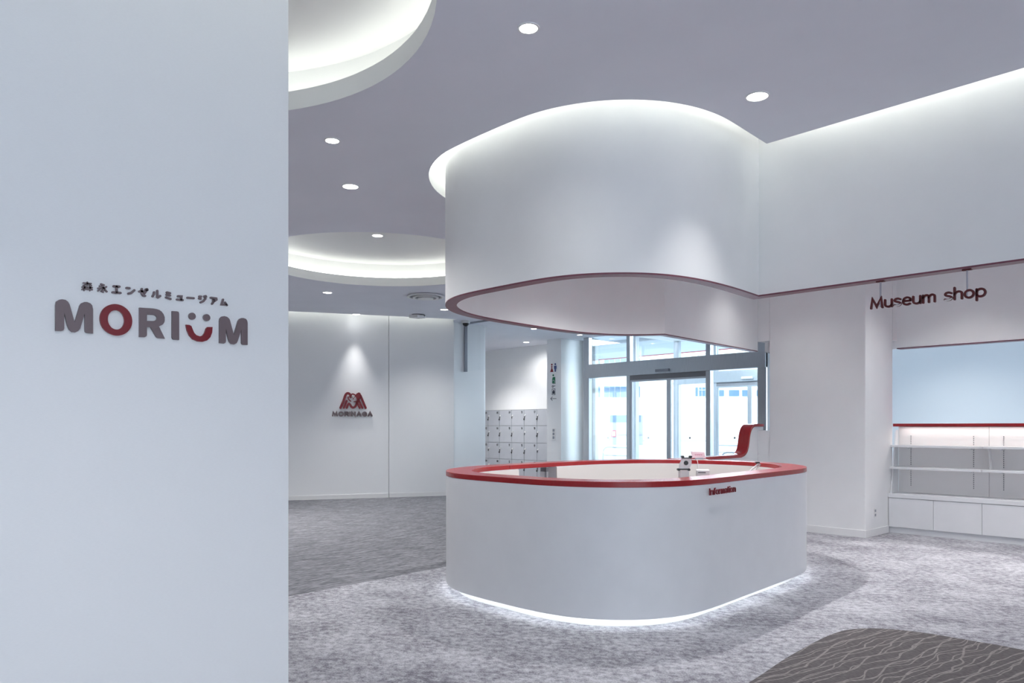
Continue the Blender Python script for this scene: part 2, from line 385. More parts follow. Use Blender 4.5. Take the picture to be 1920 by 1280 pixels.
# the recess round the drum and along the shop fascia
op = open_o; edge = [(6.2, 5.455), (-2.60, 5.455)] + [(-2.955, 5.455)]
m = MB().strip([(6.2, 5.455), (-2.955, 5.455)], ZC, [(6.2, 5.455), (-2.955, 5.455)], ZL)
m.strip(op, ZC, op, ZL)
obj('drum_recess_lip', m, M['cove'], ceiling, smooth=True)
oo = offset(op, .22)
oo = [p for p in oo if not (p[0] > -2.74 and p[1] > 5.2)]
wall_p = [(6.2, 5.235), (-2.72, 5.235)] + [p for p in oo if not (p[1] > 5.15 and p[0] > -2.9)]
m = MB().strip(wall_p, ZL, wall_p, ZT).prism([(6.2, 5.235)] + [(6.2, 9.88)] + wall_p[::-1][:-1], ZT, ZT+.02, sides=False)
m.strip(oo, ZL, offset(oo, -.215), ZL).add([(6.2, 5.235, ZL), (6.2, 5.455, ZL), (-2.955, 5.455, ZL), (-2.72, 5.235, ZL)], [(0, 1, 2, 3)])
obj('drum_recess_wall', m, M['cove'], ceiling, smooth=True)
la = offset(op, .075); lb = offset(op, .115)
kk = [i for i, p in enumerate(lb) if p[1] < 5.2 or p[0] < -4]; la = [la[i] for i in kk]; lb = [lb[i] for i in kk]
obj('led_strip', MB().ring(lb, la, ZL+.012, ZL+.03, False), M['led2'], ceiling)
obj('led_strip', MB().box(-2.80, 6.2, 5.34, 5.38, ZL+.012, ZL+.03), M['led2'], ceiling)
# slot along the curved far wall
o1 = fw_front
m = MB().strip(o1, ZC, o1, ZL).strip(offset(o1, -.2), ZT, fw, ZT).strip(offset(o1, -.2), ZT, offset(o1, -.2), ZL).strip(o1, ZL, offset(o1, -.2), ZL)
m.add([(-12.5, 9.79, ZC), (-11.9, 9.79, ZC), (-11.9, 9.79, ZT), (-12.5, 9.79, ZT)], [(0, 1, 2, 3)])
obj('slot_lip', m, M['cove'], ceiling)
obj('led_strip', MB().ring(offset(o1, -.06), offset(o1, -.09), ZL+.012, ZL+.03, False), M['led2'], ceiling)
# ceiling inside the drum and the shop
inner = [(6.2, 5.816)] + drum_i + [(-5.50, 9.9), (6.2, 9.9)]
obj('shop_ceiling', MB().prism(inner, ZC, ZC+.02, sides=False), M['ceil'], ceiling)

# ------------------------------------------------------------ drum and shop fascia: one continuous wall that hangs from the ceiling
so = drum_o + [(-5.60, 9.9)]; si = drum_i + [(-5.50, 9.9)]
ko = [(6.2, 5.716)] + so; ki = [(6.2, 5.816)] + si
drum = struct(obj('wall_drum', MB().ring(ko, ki, ZD+.012, ZT, False), M['wall'], smooth=True), 'white curved hanging drum wall running into the shop fascia')
obj('edge_trim', MB().ring(ko, ki, ZD, ZD+.012, False), M['redtrim'], drum, smooth=True, label='dull red edge strip')

# ------------------------------------------------------------ walls
sw = struct(obj('wall_left', MB().box(-3.65, -3.45, -4.5, 1.72, 0, ZT), M['wallf'], bevel=.004), 'pale sign wall close to the camera')
fwall = thing('wall_back', (0, 0, 0), 'curved white wall behind the lobby carpet', 'wall'); del fwall['category']; fwall['kind'] = 'structure'
def panel(b0, b1, n=30):
    p = [(far_wall(b0+(b1-b0)*i/n), b0+(b1-b0)*i/n) for i in range(n+1)]
    obj('wall_panel', MB().ring(p, offset(p, .1), .0, ZT, False), M['wallf'], fwall, smooth=True)
    q = offset(p, -.012); obj('skirting', MB().ring(q, p, 0, .085, False), M['white'], fwall, smooth=True)
panel(2, 8.555); panel(8.563, 9.8)
back = offset(fw, .11); obj('wall_backing', MB().ring(back, offset(back, .1), 0, ZT, False), M['steeld'], fwall)
r = .12; pier = [(-12.45, 9.8), (-12.45, 10.86-r)] + [(-12.45-r+r*math.cos(t), 10.86-r+r*math.sin(t)) for t in [PI/2*i/10 for i in range(1, 11)]] + [(-17.2, 10.86), (-17.2, 10.6), (-13, 9.8)]
struct(obj('wall_pier', MB().prism(pier, 0, ZC), M['wallf'], smooth=True), 'white rounded pier lit by the street doors')
struct(obj('wall_lockers', MB().box(-17.3, -13.42, 14.42, 14.62, 0, ZC), M['wall']), 'white wall above the lockers')
struct(obj('wall_locker_side', MB().box(-17.4, -17.2, 10.6, 14.6, 0, ZC), M['wall']), 'side wall of the locker bay')
pil = struct(obj('wall_pillar', MB().box(-13.42, -12.93, 13.70, 14.56, 0, ZC), M['wallf']), 'narrow white pillar with pictograms')
struct(obj('wall_side_panel', MB().box(-12.93, -12.50, 14.50, 14.62, 0, ZC), M['wall']), 'white return beside the doors')
# wall between lobby and shop (column, low wall end, lintel) with the shop window
wc = struct(obj('wall_column', MB().box(-5.32, -4.0, 9.9, 10.79, 0, ZC), M['wall'], bevel=.008), 'white column wall between counter and shop')
obj('lintel', MB().box(-5.50, -5.32, 9.9, 10.1, 2.63, ZC).box(-5.50, -5.32, 10.1, 10.3, 2.49, ZC), M['wall'], wc)
obj('low_return', MB().box(-5.60, -5.32, 9.93, 10.1, 0, 1.37), M['wall'], wc)
obj('upper_return', MB().box(-4.2, -4.0, 10.79, 10.94, 2.60, ZC), M['wall'], wc)
mb = MB().box(-5.33, -3.999, 9.888, 9.9, 0, .095).box(-4.0, -3.988, 9.888, 10.63, 0, .095)
struct(obj('baseboard_column', mb, M['white'], bevel=.002), 'low white skirting round the column')
sh = struct(obj('wall_shop', MB().box(-4.2, 6.2, 10.94, 11.08, 2.50, ZC), M['wall']), 'wall over the shop window')
obj('wall_below_window', MB().box(-4.0, 6.2, 11.0, 11.14, 0, 1.42), M['wall'], sh)
obj('edge_trim', MB().box(-4.0, 6.2, 10.935, 11.085, 2.488, 2.50), M['redtrim'], sh, label='thin dull red edge strip')
struct(obj('trim_1', MB().box(-4.0, 6.2, 10.80, 11.14, 1.426, 1.464), M['red'], bevel=.003), 'red window sill over the shop shelves')
M['frost'] = bpy.data.materials.new('frosted window film'); M['frost'].use_nodes = True
nt_ = M['frost'].node_tree; nt_.nodes.clear(); o_ = nt_.nodes.new('ShaderNodeOutputMaterial'); d_ = nt_.nodes.new('ShaderNodeBsdfDiffuse'); t_ = nt_.nodes.new('ShaderNodeBsdfTranslucent'); x_ = nt_.nodes.new('ShaderNodeMixShader')
d_.inputs[0].default_value = (.70, .75, .78, 1); t_.inputs[0].default_value = (.80, .84, .87, 1); x_.inputs[0].default_value = .45
nt_.links.new(d_.outputs[0], x_.inputs[1]); nt_.links.new(t_.outputs[0], x_.inputs[2]); nt_.links.new(x_.outputs[0], o_.inputs[0])
struct(obj('window_2', MB().box(-7.60, 6.2, 14.06, 14.08, 0, ZC-.01), M['frost']), 'pale blue frosted window wall seen through the shop opening')
# enclosure behind and beside the camera
wr = struct(obj('wall_right', MB().box(6, 6.2, -6.2, -5, 0, ZT).box(6, 6.2, 2.6, 14.2, 0, ZT).box(6, 6.2, -5, 2.6, 0, .4).box(6, 6.2, -5, 2.6, 3.3, ZT), M['wall']), 'white wall right of the camera with an added window opening')
struct(obj('window_1', MB().box(6.05, 6.07, -5, 2.6, .4, 3.3), M['glass']), 'large added window right of the camera for side light')  # opening and window put in to bring bluish light from the right
struct(obj('wall_front', MB().box(-16.2, 6.2, -6.4, -6.2, 0, ZT), M['wall']), 'white wall behind the camera')
struct(obj('wall_far_left', MB().box(-16.4, -16.2, -6.4, 2.0, 0, ZT), M['wall']), 'white wall left of the lobby')
struct(obj('trim_2', MB().box(-22, 6.3, -6.4, 14.6, 4.2, 4.3), M['cove']), 'roof slab above the ceiling')

# low wall with the red S-shaped cap
def lw(b): return -5.22 - .1065*(b-7.27)                       # right face of the low wall
prof = [(7.62, .998), (8.4, .998), (9.25, .998), (9.40, 1.005), (9.50, 1.03), (9.57, 1.08), (9.61, 1.15), (9.63, 1.22), (9.655, 1.30), (9.70, 1.37), (9.77, 1.41), (9.86, 1.422), (10.12, 1.424)]
prof = smooth_path(prof, 6)
lowt = thing('low_wall', (-5.45, 8.6, 0), 'low white wall with a red cap that climbs in an S curve beside the column', 'wall')
body = [(7.62, 0)] + prof + [(10.12, 0)]
mb = MB()
v = []; n = len(body)
tri = tessellate_polygon([[Vector((b, z, 0)) for b, z in body]])
v = [(lw(b)-.012, b, z) for b, z in body] + [(lw(b)-.15, b, z) for b, z in body]
mb.add(v, list(tri) + [(c+n, b+n, a+n) for a, b, c in tri] + [(i, (i+1) % n, (i+1) % n+n, i+n) for i in range(n)])
obj('wall_body', mb, M['wall'], lowt)
up = offset(prof, .040); mb = MB()
m_ = len(prof)
sec = [[(lw(b), b, z), (lw(b)-.165, b, z), (lw(u)-.165, u, t), (lw(u), u, t)] for (b, z), (u, t) in zip(prof, up)]
v = [q for s_ in sec for q in s_]
mb.add(v, [(i*4+k, i*4+(k+1) % 4, (i+1)*4+(k+1) % 4, (i+1)*4+k) for i in range(m_-1) for k in range(4)] + [(0, 1, 2, 3), tuple((m_-1)*4+k for k in (3, 2, 1, 0))])
obj('cap', mb, M['red'], lowt, smooth=True, bevel=.004, label='glossy red cap bent in an S')

# ------------------------------------------------------------ information counter
ct = thing('information_counter', (-4.5, 5.8, 0), 'white rounded reception counter with red top and Information lettering', 'counter')
W = .225; N_ = len(count_o)
ci = inset(count_o, W)
# opening for staff in the back left part of the body
def in_gap(p): return -5.98 < p[0] < -5.62 and 5.20 < p[1] < 5.86
idx = [i for i, p in enumerate(count_o) if in_gap(p)]
g0, g1 = idx[0], idx[-1]
run = [(g1+i) % N_ for i in range(N_-(g1-g0)+1)]
run = run[:]
po = [count_o[i] for i in run]; pi_ = [ci[i] for i in run]
if po[0] == po[-1]: po = po[:-1]; pi_ = pi_[:-1]
obj('counter_body', MB().ring(po, pi_, .070, .995, False), M['lam'], ct, smooth=True)
a = [inset(count_o, .10)[i] for i in run]; b = [inset(count_o, W-.02)[i] for i in run]
obj('plinth', MB().ring(a, b, 0, .071, False), M['cove'], ct, smooth=True)
lin = offset([count_o[i] for i in run], -(W+.0), False); lin2 = offset([count_o[i] for i in run], -(W+.012), False)
obj('inner_lining', MB().ring(lin, lin2, .04, .992, False), M['beige'], ct, smooth=True, label='off white lining inside')
obj('worktop', MB().ring(inset(count_o, W+.012)[0:95], inset(count_o, .72)[0:95], .775, .80, False), M['white'], ct, smooth=True, label='low white desk surface inside')
# top in two pieces with a joint (the lifting flap)
cp_o = inset(count_o, -.002)
j1 = g0-3
segs = [[(g1+2+i) % N_ for i in range(N_-(g1+2-j1)+1)], list(range(j1, g1+3))]
for k, s_ in enumerate(segs):
    if k == 0: s_ = s_[:-1]
    o_ = [cp_o[i] for i in s_]; i_ = [ci[i] for i in s_]
    if k == 1:
        def sh_(p, q, t): return (p[0]+(q[0]-p[0])*t, p[1]+(q[1]-p[1])*t)
        o_[0] = sh_(o_[0], o_[1], .15); i_[0] = sh_(i_[0], i_[1], .15)
    else:
        o_.append(cp_o[j1]); i_.append(ci[j1])
    obj('countertop' if k == 0 else 'counter_flap', MB().ring(o_, i_, .995, 1.036, False), M['red'], ct, smooth=True, bevel=.003)
a = [inset(count_o, .03)[i] for i in run]
obj('led_strip', MB().strip(a, .0625, a, .0695), M['ledlow'], ct)
# flap bracket and leg
q = ci[g1]
obj('flap_bracket', MB().box(-5.70, -5.615, 5.72, 5.76, .945, .985), M['steeld'], ct)
obj('flap_leg', MB().box(-5.65, -5.625, 5.735, 5.76, 0, .99), M['steel'], ct)

# ------------------------------------------------------------ lettering
def cr(pts, n=5): return smooth_path(pts, n)
def ell(cx, cy, rx, ry, n=28): return [(cx+rx*math.cos(2*PI*i/n), cy+ry*math.sin(2*PI*i/n)) for i in range(n)]
G = {   # glyph: width, straight strokes, curved strokes, closed strokes
 'M': (.86, [[(0,0),(.1,.97),(.43,.12),(.76,.97),(.86,0)]], [], []),
 'u': (.5, [[(.5,.7),(.5,0)]], [[(0,.7),(0,.28),(.06,.09),(.22,0),(.40,.04),(.5,.2)]], []),
 's': (.44, [], [[(.42,.62),(.26,.7),(.09,.67),(.02,.54),(.10,.42),(.34,.32),(.44,.18),(.34,.03),(.16,0),(0,.06)]], []),
 'e': (.52, [[(.03,.37),(.50,.37)]], [[(.52,.37),(.50,.56),(.38,.68),(.24,.7),(.08,.61),(0,.4),(.02,.18),(.14,.04),(.3,0),(.48,.07)]], []),
 'm': (.8, [[(0,0),(0,.7)]], [[(0,.45),(.1,.64),(.24,.7),(.37,.62),(.4,.45),(.4,0)], [(.4,.45),(.5,.64),(.64,.7),(.77,.62),(.8,.45),(.8,0)]], []),
 'h': (.48, [[(0,0),(0,1.08)]], [[(0,.45),(.1,.63),(.27,.7),(.44,.62),(.48,.45),(.48,0)]], []),
 'n': (.48, [[(0,0),(0,.7)]], [[(0,.45),(.1,.63),(.27,.7),(.44,.62),(.48,.45),(.48,0)]], []),
 'o': (.56, [], [], [ell(.28,.35,.28,.35)]),
 'p': (.54, [[(0,.7),(0,-.32)]], [[(0,.5),(.1,.65),(.28,.7),(.46,.6),(.54,.35),(.46,.1),(.28,0),(.1,.05),(0,.2)]], []),
 'I': (.0, [[(0,0),(0,1)]], [], []), 'i': (.0, [[(0,0),(0,.7)], [(0,.94),(0,.97)]], [], []),
 'f': (.3, [[(0,.68),(.3,.68)]], [[(.12,0),(.12,.75),(.18,.96),(.32,1.02)]], []),
 'r': (.28, [[(0,0),(0,.7)]], [[(0,.42),(.1,.62),(.28,.7)]], []),
 't': (.32, [[(0,.68),(.32,.68)]], [[(.12,.95),(.12,.2),(.18,.03),(.32,.02)]], []),
 'a': (.44, [[(.44,.45),(.44,0)]], [[(.05,.62),(.2,.7),(.38,.66),(.44,.48)], [(.44,.42),(.2,.40),(.03,.28),(.02,.1),(.15,0),(.32,.04),(.44,.2)]], []),
 'O': (.8, [], [], [ell(.4,.5,.4,.5)]),
 'R': (.6, [[(0,0),(0,1),(.38,1)], [(.38,.48),(0,.48)], [(.34,.48),(.62,0)]], [[(.36,1),(.53,.94),(.58,.74),(.53,.54),(.36,.48)]], []),
 'N': (.62, [[(0,0),(0,1),(.62,0),(.62,1)]], [], []),
 'A': (.76, [[(0,0),(.38,1),(.76,0)], [(.15,.32),(.61,.32)]], [], []),
 'G': (.7, [[(.70,.15),(.70,.48),(.42,.48)]], [[(.66,.84),(.5,.97),(.34,1),(.1,.86),(0,.5),(.1,.14),(.34,0),(.52,.02),(.70,.15)]], []),
 '0': (.5, [], [], [ell(.25,.5,.25,.5,14)]), '1': (.2, [[(0,.8),(.2,1),(.2,0)]], [], []),
 '2': (.5, [[(.02,.8),(.2,1),(.42,.92),(.46,.68),(0,0),(.5,0)]], [], []),
 '3': (.5, [[(0,.9),(.25,1),(.46,.8),(.2,.54),(.48,.3),(.25,0),(0,.1)]], [], []),
 '4': (.5, [[(.4,0),(.4,1),(0,.3),(.5,.3)]], [], []),
 '5': (.5, [[(.45,1),(.05,1),(.03,.58),(.3,.62),(.48,.35),(.3,0),(0,.06)]], [], []),
 '6': (.5, [[(.4,1),(.05,.5),(.05,.15),(.25,0),(.45,.15),(.45,.4),(.25,.55),(.06,.4)]], [], []),
 '7': (.5, [[(0,1),(.5,1),(.15,0)]], [], []),
 '8': (.5, [], [], [ell(.25,.76,.2,.23,12), ell(.25,.27,.25,.27,12)]),
 '9': (.5, [[(.1,0),(.45,.5),(.45,.85),(.25,1),(.05,.85),(.05,.6),(.25,.45),(.44,.6)]], [], []),
}
def lettering(text, height, width, gap, sw_, frame, depth, m, parent, name='letter', one=False, space=.45):
    """frame(x, y, h) -> world; letters stretched so that the line is `width` long"""
    tot = sum(G[c][0] if c != ' ' else space for c in text) + gap*(len(text)-1)
    kx = width/(tot*height) if width else 1
    x = 0; allmb = MB()
    for c in text:
        if c == ' ': x += space+gap; continue
        wd, st, cu, cl = G[c]
        mb = MB()
        F = lambda p: [((x+a)*height*kx, b*height) for a, b in p]
        for s_ in st: mb.stroke(F(s_), sw_, frame, 0, depth)
        for s_ in cu: mb.stroke(F(cr(s_)), sw_, frame, 0, depth)
        for s_ in cl: mb.stroke(F(s_), sw_, frame, 0, depth, closed=True)
        if one: allmb.add(mb.v, mb.f)
        else: obj(name, mb, m, parent)
        x += wd+gap
    if one: return obj(name, allmb, m, parent)

# sign on the near wall: plane a = -3.45, x = b, letters 12 mm proud
F1 = lambda x, y, h: (-3.45+h, x, y)
SG = {
'M1': [[0.72,1.802],[0.72,1.905],[0.723,1.919],[0.733,1.927],[0.743,1.93],[0.755,1.929],[0.764,1.923],[0.77,1.912],[0.788,1.841],[0.806,1.912],[0.812,1.922],[0.823,1.928],[0.833,1.929],[0.845,1.925],[0.852,1.917],[0.855,1.9],[0.855,1.803],[0.833,1.803],[0.826,1.807],[0.825,1.814],[0.825,1.883],[0.808,1.819],[0.801,1.808],[0.791,1.802],[0.778,1.802],[0.769,1.811],[0.762,1.827],[0.751,1.876],[0.751,1.814],[0.748,1.806],[0.741,1.803]],
'R': [[1.033,1.928],[1.088,1.93],[1.102,1.929],[1.114,1.926],[1.123,1.920],[1.131,1.910],[1.136,1.897],[1.136,1.881],[1.133,1.872],[1.127,1.864],[1.112,1.855],[1.137,1.804],[1.11,1.804],[1.103,1.807],[1.098,1.815],[1.078,1.849],[1.063,1.848],[1.063,1.814],[1.061,1.808],[1.055,1.804],[1.033,1.803]],
'Rh': [[1.063,1.902],[1.091,1.903],[1.099,1.900],[1.103,1.895],[1.104,1.890],[1.102,1.884],[1.098,1.879],[1.088,1.876],[1.063,1.874]],
'I': [[1.167,1.927],[1.188,1.928],[1.195,1.926],[1.197,1.918],[1.197,1.803],[1.176,1.803],[1.17,1.805],[1.167,1.813]],
'U': [[1.226,1.873],[1.241,1.873],[1.25,1.869],[1.255,1.856],[1.262,1.840],[1.272,1.830],[1.287,1.826],[1.3,1.831],[1.309,1.845],[1.315,1.864],[1.321,1.871],[1.344,1.873],[1.342,1.848],[1.334,1.826],[1.319,1.810],[1.3,1.803],[1.277,1.803],[1.256,1.811],[1.241,1.827],[1.231,1.849]],
'M2': [[1.376,1.803],[1.376,1.905],[1.378,1.916],[1.386,1.925],[1.398,1.928],[1.410,1.926],[1.419,1.920],[1.424,1.912],[1.443,1.843],[1.462,1.912],[1.469,1.922],[1.478,1.927],[1.488,1.928],[1.500,1.925],[1.506,1.917],[1.508,1.905],[1.508,1.804],[1.488,1.803],[1.481,1.806],[1.479,1.812],[1.479,1.876],[1.461,1.819],[1.455,1.808],[1.445,1.802],[1.431,1.803],[1.421,1.813],[1.416,1.827],[1.405,1.872],[1.405,1.813],[1.403,1.806],[1.398,1.803]]}
s1 = thing('museum_sign', (-3.45, 1.1, 1.80), 'raised brown and red MORIUM lettering and Japanese name on the near wall', 'sign')
def pm(poly, holes=()): return MB().prism([tuple(p) for p in poly], 0, .012, holes=[[tuple(p) for p in h] for h in holes], fr=F1)
obj('letter', pm(SG['M1']), M['brown'], s1)
obj('letter', pm(ell(.9425, 1.867, .0620, .0655, 48), [ell(.942, 1.867, .0320, .0405, 48)]), M['redl'], s1, label='dark red letter')
obj('letter', pm(SG['R'], [SG['Rh']]), M['brown'], s1)
obj('letter', pm(SG['I']), M['brown'], s1)
obj('letter', pm(SG['U']), M['redl'], s1, label='dark red smile shaped letter')
for c in ((1.254, 1.9135), (1.3185, 1.9135)): obj('letter_dot', pm(ell(*c, .0152, .0155, 24)), M['brown'], s1)
obj('letter', pm(SG['M2']), M['brown'], s1)
JP = [[[[0.821,2.006],[0.849,2.007]],[[0.835,2.011],[0.835,1.997]],[[0.834,2.004],[0.821,1.996]],[[0.836,2.005],[0.85,1.999]],[[0.817,1.989],[0.832,1.99]],[[0.825,1.994],[0.824,1.976]],[[0.824,1.988],[0.817,1.979]],[[0.826,1.989],[0.833,1.982]],[[0.837,1.99],[0.853,1.991]],[[0.845,1.996],[0.845,1.978]],[[0.844,1.989],[0.837,1.981]],[[0.846,1.99],[0.853,1.982]]],[[[0.886,2.010],[0.897,2.007]],[[0.881,2.001],[0.893,2.001],[0.893,1.979],[0.887,1.981]],[[0.875,1.991],[0.887,1.993],[0.875,1.981]],[[0.906,2.001],[0.896,1.992]],[[0.894,1.996],[0.908,1.981]]],[[[0.934,2.007],[0.956,2.008]],[[0.945,2.007],[0.945,1.983]],[[0.93,1.981],[0.96,1.982]]],[[[0.984,2.006],[0.995,2.006]],[[0.991,1.983],[1.002,1.987],[1.014,2.0]]],[[[1.034,1.997],[1.061,2.002],[1.055,1.992]],[[1.044,2.009],[1.045,1.988],[1.049,1.982],[1.057,1.981]],[[1.06,2.009],[1.062,2.006]],[[1.065,2.011],[1.067,2.008]]],[[[1.094,2.001],[1.093,1.992],[1.088,1.983]],[[1.107,2.009],[1.107,1.983],[1.11,1.981],[1.119,1.988]]],[[[1.147,2.007],[1.16,2.005]],[[1.146,1.997],[1.16,1.995]],[[1.144,1.985],[1.162,1.98]]],[[[1.194,1.996],[1.209,1.997],[1.207,1.982]],[[1.19,1.981],[1.214,1.981]]],[[[1.235,1.994],[1.262,1.995]]],[[[1.287,2.006],[1.295,2.006]],[[1.286,1.997],[1.293,1.996]],[[1.293,1.98],[1.304,1.986],[1.314,1.999]],[[1.309,2.009],[1.311,2.005]],[[1.315,2.011],[1.317,2.008]]],[[[1.338,2.006],[1.363,2.006],[1.364,2.0],[1.355,1.993]],[[1.349,1.998],[1.349,1.987],[1.344,1.979]]],[[[1.394,2.004],[1.387,1.981],[1.408,1.982]],[[1.403,1.992],[1.412,1.98]]]]
for k, g in enumerate(JP):
    mb = MB()
    for s_ in g: mb.stroke([tuple(p) for p in s_], .0054 if k == 0 else .0066 if k == 1 else .0092, F1, 0, .008)
    obj('small_character', mb, M['brown'], s1)

# Information on the counter (right face)
Fi = lambda x, y, h: (-3.086+h*.99-.000*x-max(0, x-.05)*.085, 4.855+x, .9195+y)
inf = lettering('Information', .045, .405, .24, .0068, Fi, .010, M['redl'], ct)
# Museum shop, hanging under the fascia
s2 = thing('shop_sign', (-2.2, 5.766, 2.29), 'maroon Museum shop lettering hanging from the fascia on two thin rods', 'sign')
ms0 = Vector((2.68, 5.63)); 
Fs = lambda x, y, h: (-2.288+x, 5.758+h, 2.296+y)
lettering('Museum shop', .072, .742, .20, .0145, Fs, .016, M['maroon'], s2, space=.30)
for x in (-2.222, -1.655):
    obj('hanging_rod', MB().cyl((x, 5.766), .006, 2.30, ZD-.004, 10), M['wire'], s2)
    obj('ceiling_plate', MB().box(x-.028, x+.028, 5.752, 5.780, ZD-.008, ZD), M['maroon'], s2)
for z in (2.306, 2.342): obj('rail', MB().box(-2.27, -1.57, 5.772, 5.775, z, z+.0025), M['white'], s2)

# logo on the far wall; local x along the wall, origin at the middle of the logo
LB = 7.905; ta = Vector((.403, .915)).normalized(); la0 = Vector((far_wall(LB), LB)); nn = Vector((ta.y, -ta.x))
def Fl(x, y, h): p = la0 + ta*((x-970)/1530) + nn*(h+.010); return (p.x, p.y, 1.865-(y-600)/1530)
s3 = thing('wall_logo', (la0.x, la0.y, 1.6), 'red winged M emblem over grey MORINAGA lettering on the curved back wall', 'sign')
def lp(polys, strokes, w_, m, name):
    mb = MB()
    for p in polys: mb.prism(p, 0, .02, fr=Fl)
    for s_ in strokes: mb.stroke(s_[1] if isinstance(s_[0], (int, float)) else s_, s_[0] if isinstance(s_[0], (int, float)) else w_, Fl, 0, .02)
    return obj(name, mb, m, s3)
lp([], [(72, cr([(602, 705), (690, 500), (745, 330), (800, 268), (860, 280), (905, 335)])), (64, [(702, 702), (782, 500)]),
        (64, cr([(785, 705), (815, 625), (848, 582), (885, 610), (930, 675), (975, 698), (1030, 672), (1075, 600), (1095, 520)]))], 60, M['redl'], 'wing')
lp([[(1040, 320), (1090, 262), (1150, 232), (1195, 262), (1215, 330), (1245, 430), (1180, 420), (1150, 540), (1120, 560), (1080, 600), (1040, 600), (1072, 520), (1085, 450), (1065, 390), (1025, 350)]],
   [(66, [(1195, 330), (1352, 705)]), (60, [(1130, 440), (1250, 705)]), (60, [(1095, 540), (1172, 705)])], 60, M['redl'], 'wing')
lp([], [(40, cr([(890, 340), (935, 295), (985, 290), (1040, 320)])), (30, cr([(905, 385), (860, 370), (825, 400), (850, 455), (905, 505)])), (34, [(905, 350), (900, 400)]),
        (22, [(930, 385), (950, 378)]), (20, [(985, 410), (980, 440)]), (20, [(1010, 380), (1030, 374)]), (26, [(1000, 520), (1050, 508)])], 30, M['redl'], 'emblem_head')
Ft = lambda x, y, h: Fl(372+x*1530, 945-y*1530, h)
lettering('MORINAGA', .070, .765, .40, .030, Ft, .02, M['brown'], s3)

# ------------------------------------------------------------ downlights
def downlight(x, y, z, label, group, energy=K_SPOT, lens='lens', r=.068, spot=True, size=118, tilt=None, blend=1.0):
    t = thing('downlight', (x, y, z), label, 'light', group)
    obj('trim_ring', MB().ring([(x+(r+.012)*math.cos(2*PI*i/28), y+(r+.012)*math.sin(2*PI*i/28)) for i in range(28)], [(x+r*math.cos(2*PI*i/28), y+r*math.sin(2*PI*i/28)) for i in range(28)], z-.006, z+.004), M['white'], t, smooth=True)
    obj('lens', MB().cyl((x, y), r, z-.004, z-.001, 28), M[lens], t)
    if spot: light('spot', 'SPOT', (x, y, z-.012), energy, (1, .985, .97), t, spot_size=math.radians(size), spot_blend=blend, shadow_soft_size=.04, rot=tilt or (0, 0, 0))
    return t
downlight(-2.991, 2.908, ZC, 'bright adjustable spotlight in the ceiling nearest the camera, top centre', None, 22, 'lens2', .050, tilt=(.35, 0, .9))
downlight(-2.571, 4.623, ZC, 'round downlight in front of the drum near its corner with the fascia', None, 60, size=84, blend=1)
downlight(-5.193, 2.947, ZC, 'bright adjustable spotlight left of the drum, beside the nearest ceiling recess', None, 60, 'lens2', .050)
downlight(-6.070, 3.631, ZC, 'round downlight left of the drum, between the two ceiling recesses', None, 110)
downlight(-8.70, 5.62, ZT, 'round downlight in the middle of the far circular ceiling recess', None, 200)
downlight(-11.12, 6.223, ZC, 'small downlight behind the far recess, left one near the back wall', None, 170)
downlight(-12.897, 7.844, ZC, 'small downlight over the wall emblem, right at the back wall', None, 85, size=50, blend=1)
downlight(-11.245, 8.731, ZC, 'small downlight just left of the drum tip, in front of the pier', None, 130)
downlight(-12.07, 11.90, ZC, 'small downlight over the way to the lockers', None, 50, r=.06)
downlight(-12.13, 13.50, ZC, 'small downlight beside the left door post', None, 35, r=.06)
downlight(-14.13, 13.66, ZC, 'bright small downlight inside the locker bay', None, 80, size=165, r=.07)
# inside the shop and the drum (their light shows on the walls, the lamps are hidden by the fascia)
SL = ['over the low wall', 'in the middle of the drum', 'in front of the shop shelves', 'before the shop window', 'between drum and column', 'deep in the shop on the right', 'beside the column', 'over the right end of the shelves']
for k_, (x, y, e) in enumerate(((-4.75, 8.9, 30), (-4.4, 6.0, 310), (-1.4, 8.2, 112), (-1.6, 9.2, 95), (-3.3, 8.0, 80), (.8, 8.4, 110), (-3.0, 9.9, 60), (.2, 9.2, 95))):
    downlight(x, y, ZC, 'downlight hidden behind the fascia, ' + SL[k_], 'shop downlights', e)
HL = ['just left above the camera', 'behind the camera, near the big window', 'behind the camera, near the sign wall', 'right of the camera by the window', 'right of the view before the fascia', 'in front of the fascia, above the dark carpet']
for k_, (x, y) in enumerate(((-1.2, .6), (1.2, -2), (-1.4, -3.2), (3.4, .8), (3.5, 3.6), (.6, 3.0))):  # lamps added out of view to fill the hall with light
    downlight(x, y, ZC, 'added hall fill lamp ' + HL[k_], 'hall fill lamps', K_SPOT)
LL = ['at the left end of the locker bay', 'behind the sign wall', 'left of the lobby near the back wall', 'far behind the sign wall', 'nearest behind the sign wall', 'beside the far ceiling recess', 'before the street doors', 'behind the column', 'behind the shop window']
for k_, (x, y) in enumerate(((-15.2, 13.0), (-9, 1), (-12, 3.2), (-9.5, -3), (-6.5, -2.5), (-10.6, 3.4), (-8, 11.8), (-4, 12.4), (-1, 12.4))):  # hidden lamps added to brighten back wall, drum side and locker bay
    downlight(x, y, ZC, 'added lobby fill lamp ' + LL[k_], 'lobby fill lamps', K_SPOT*2.2)

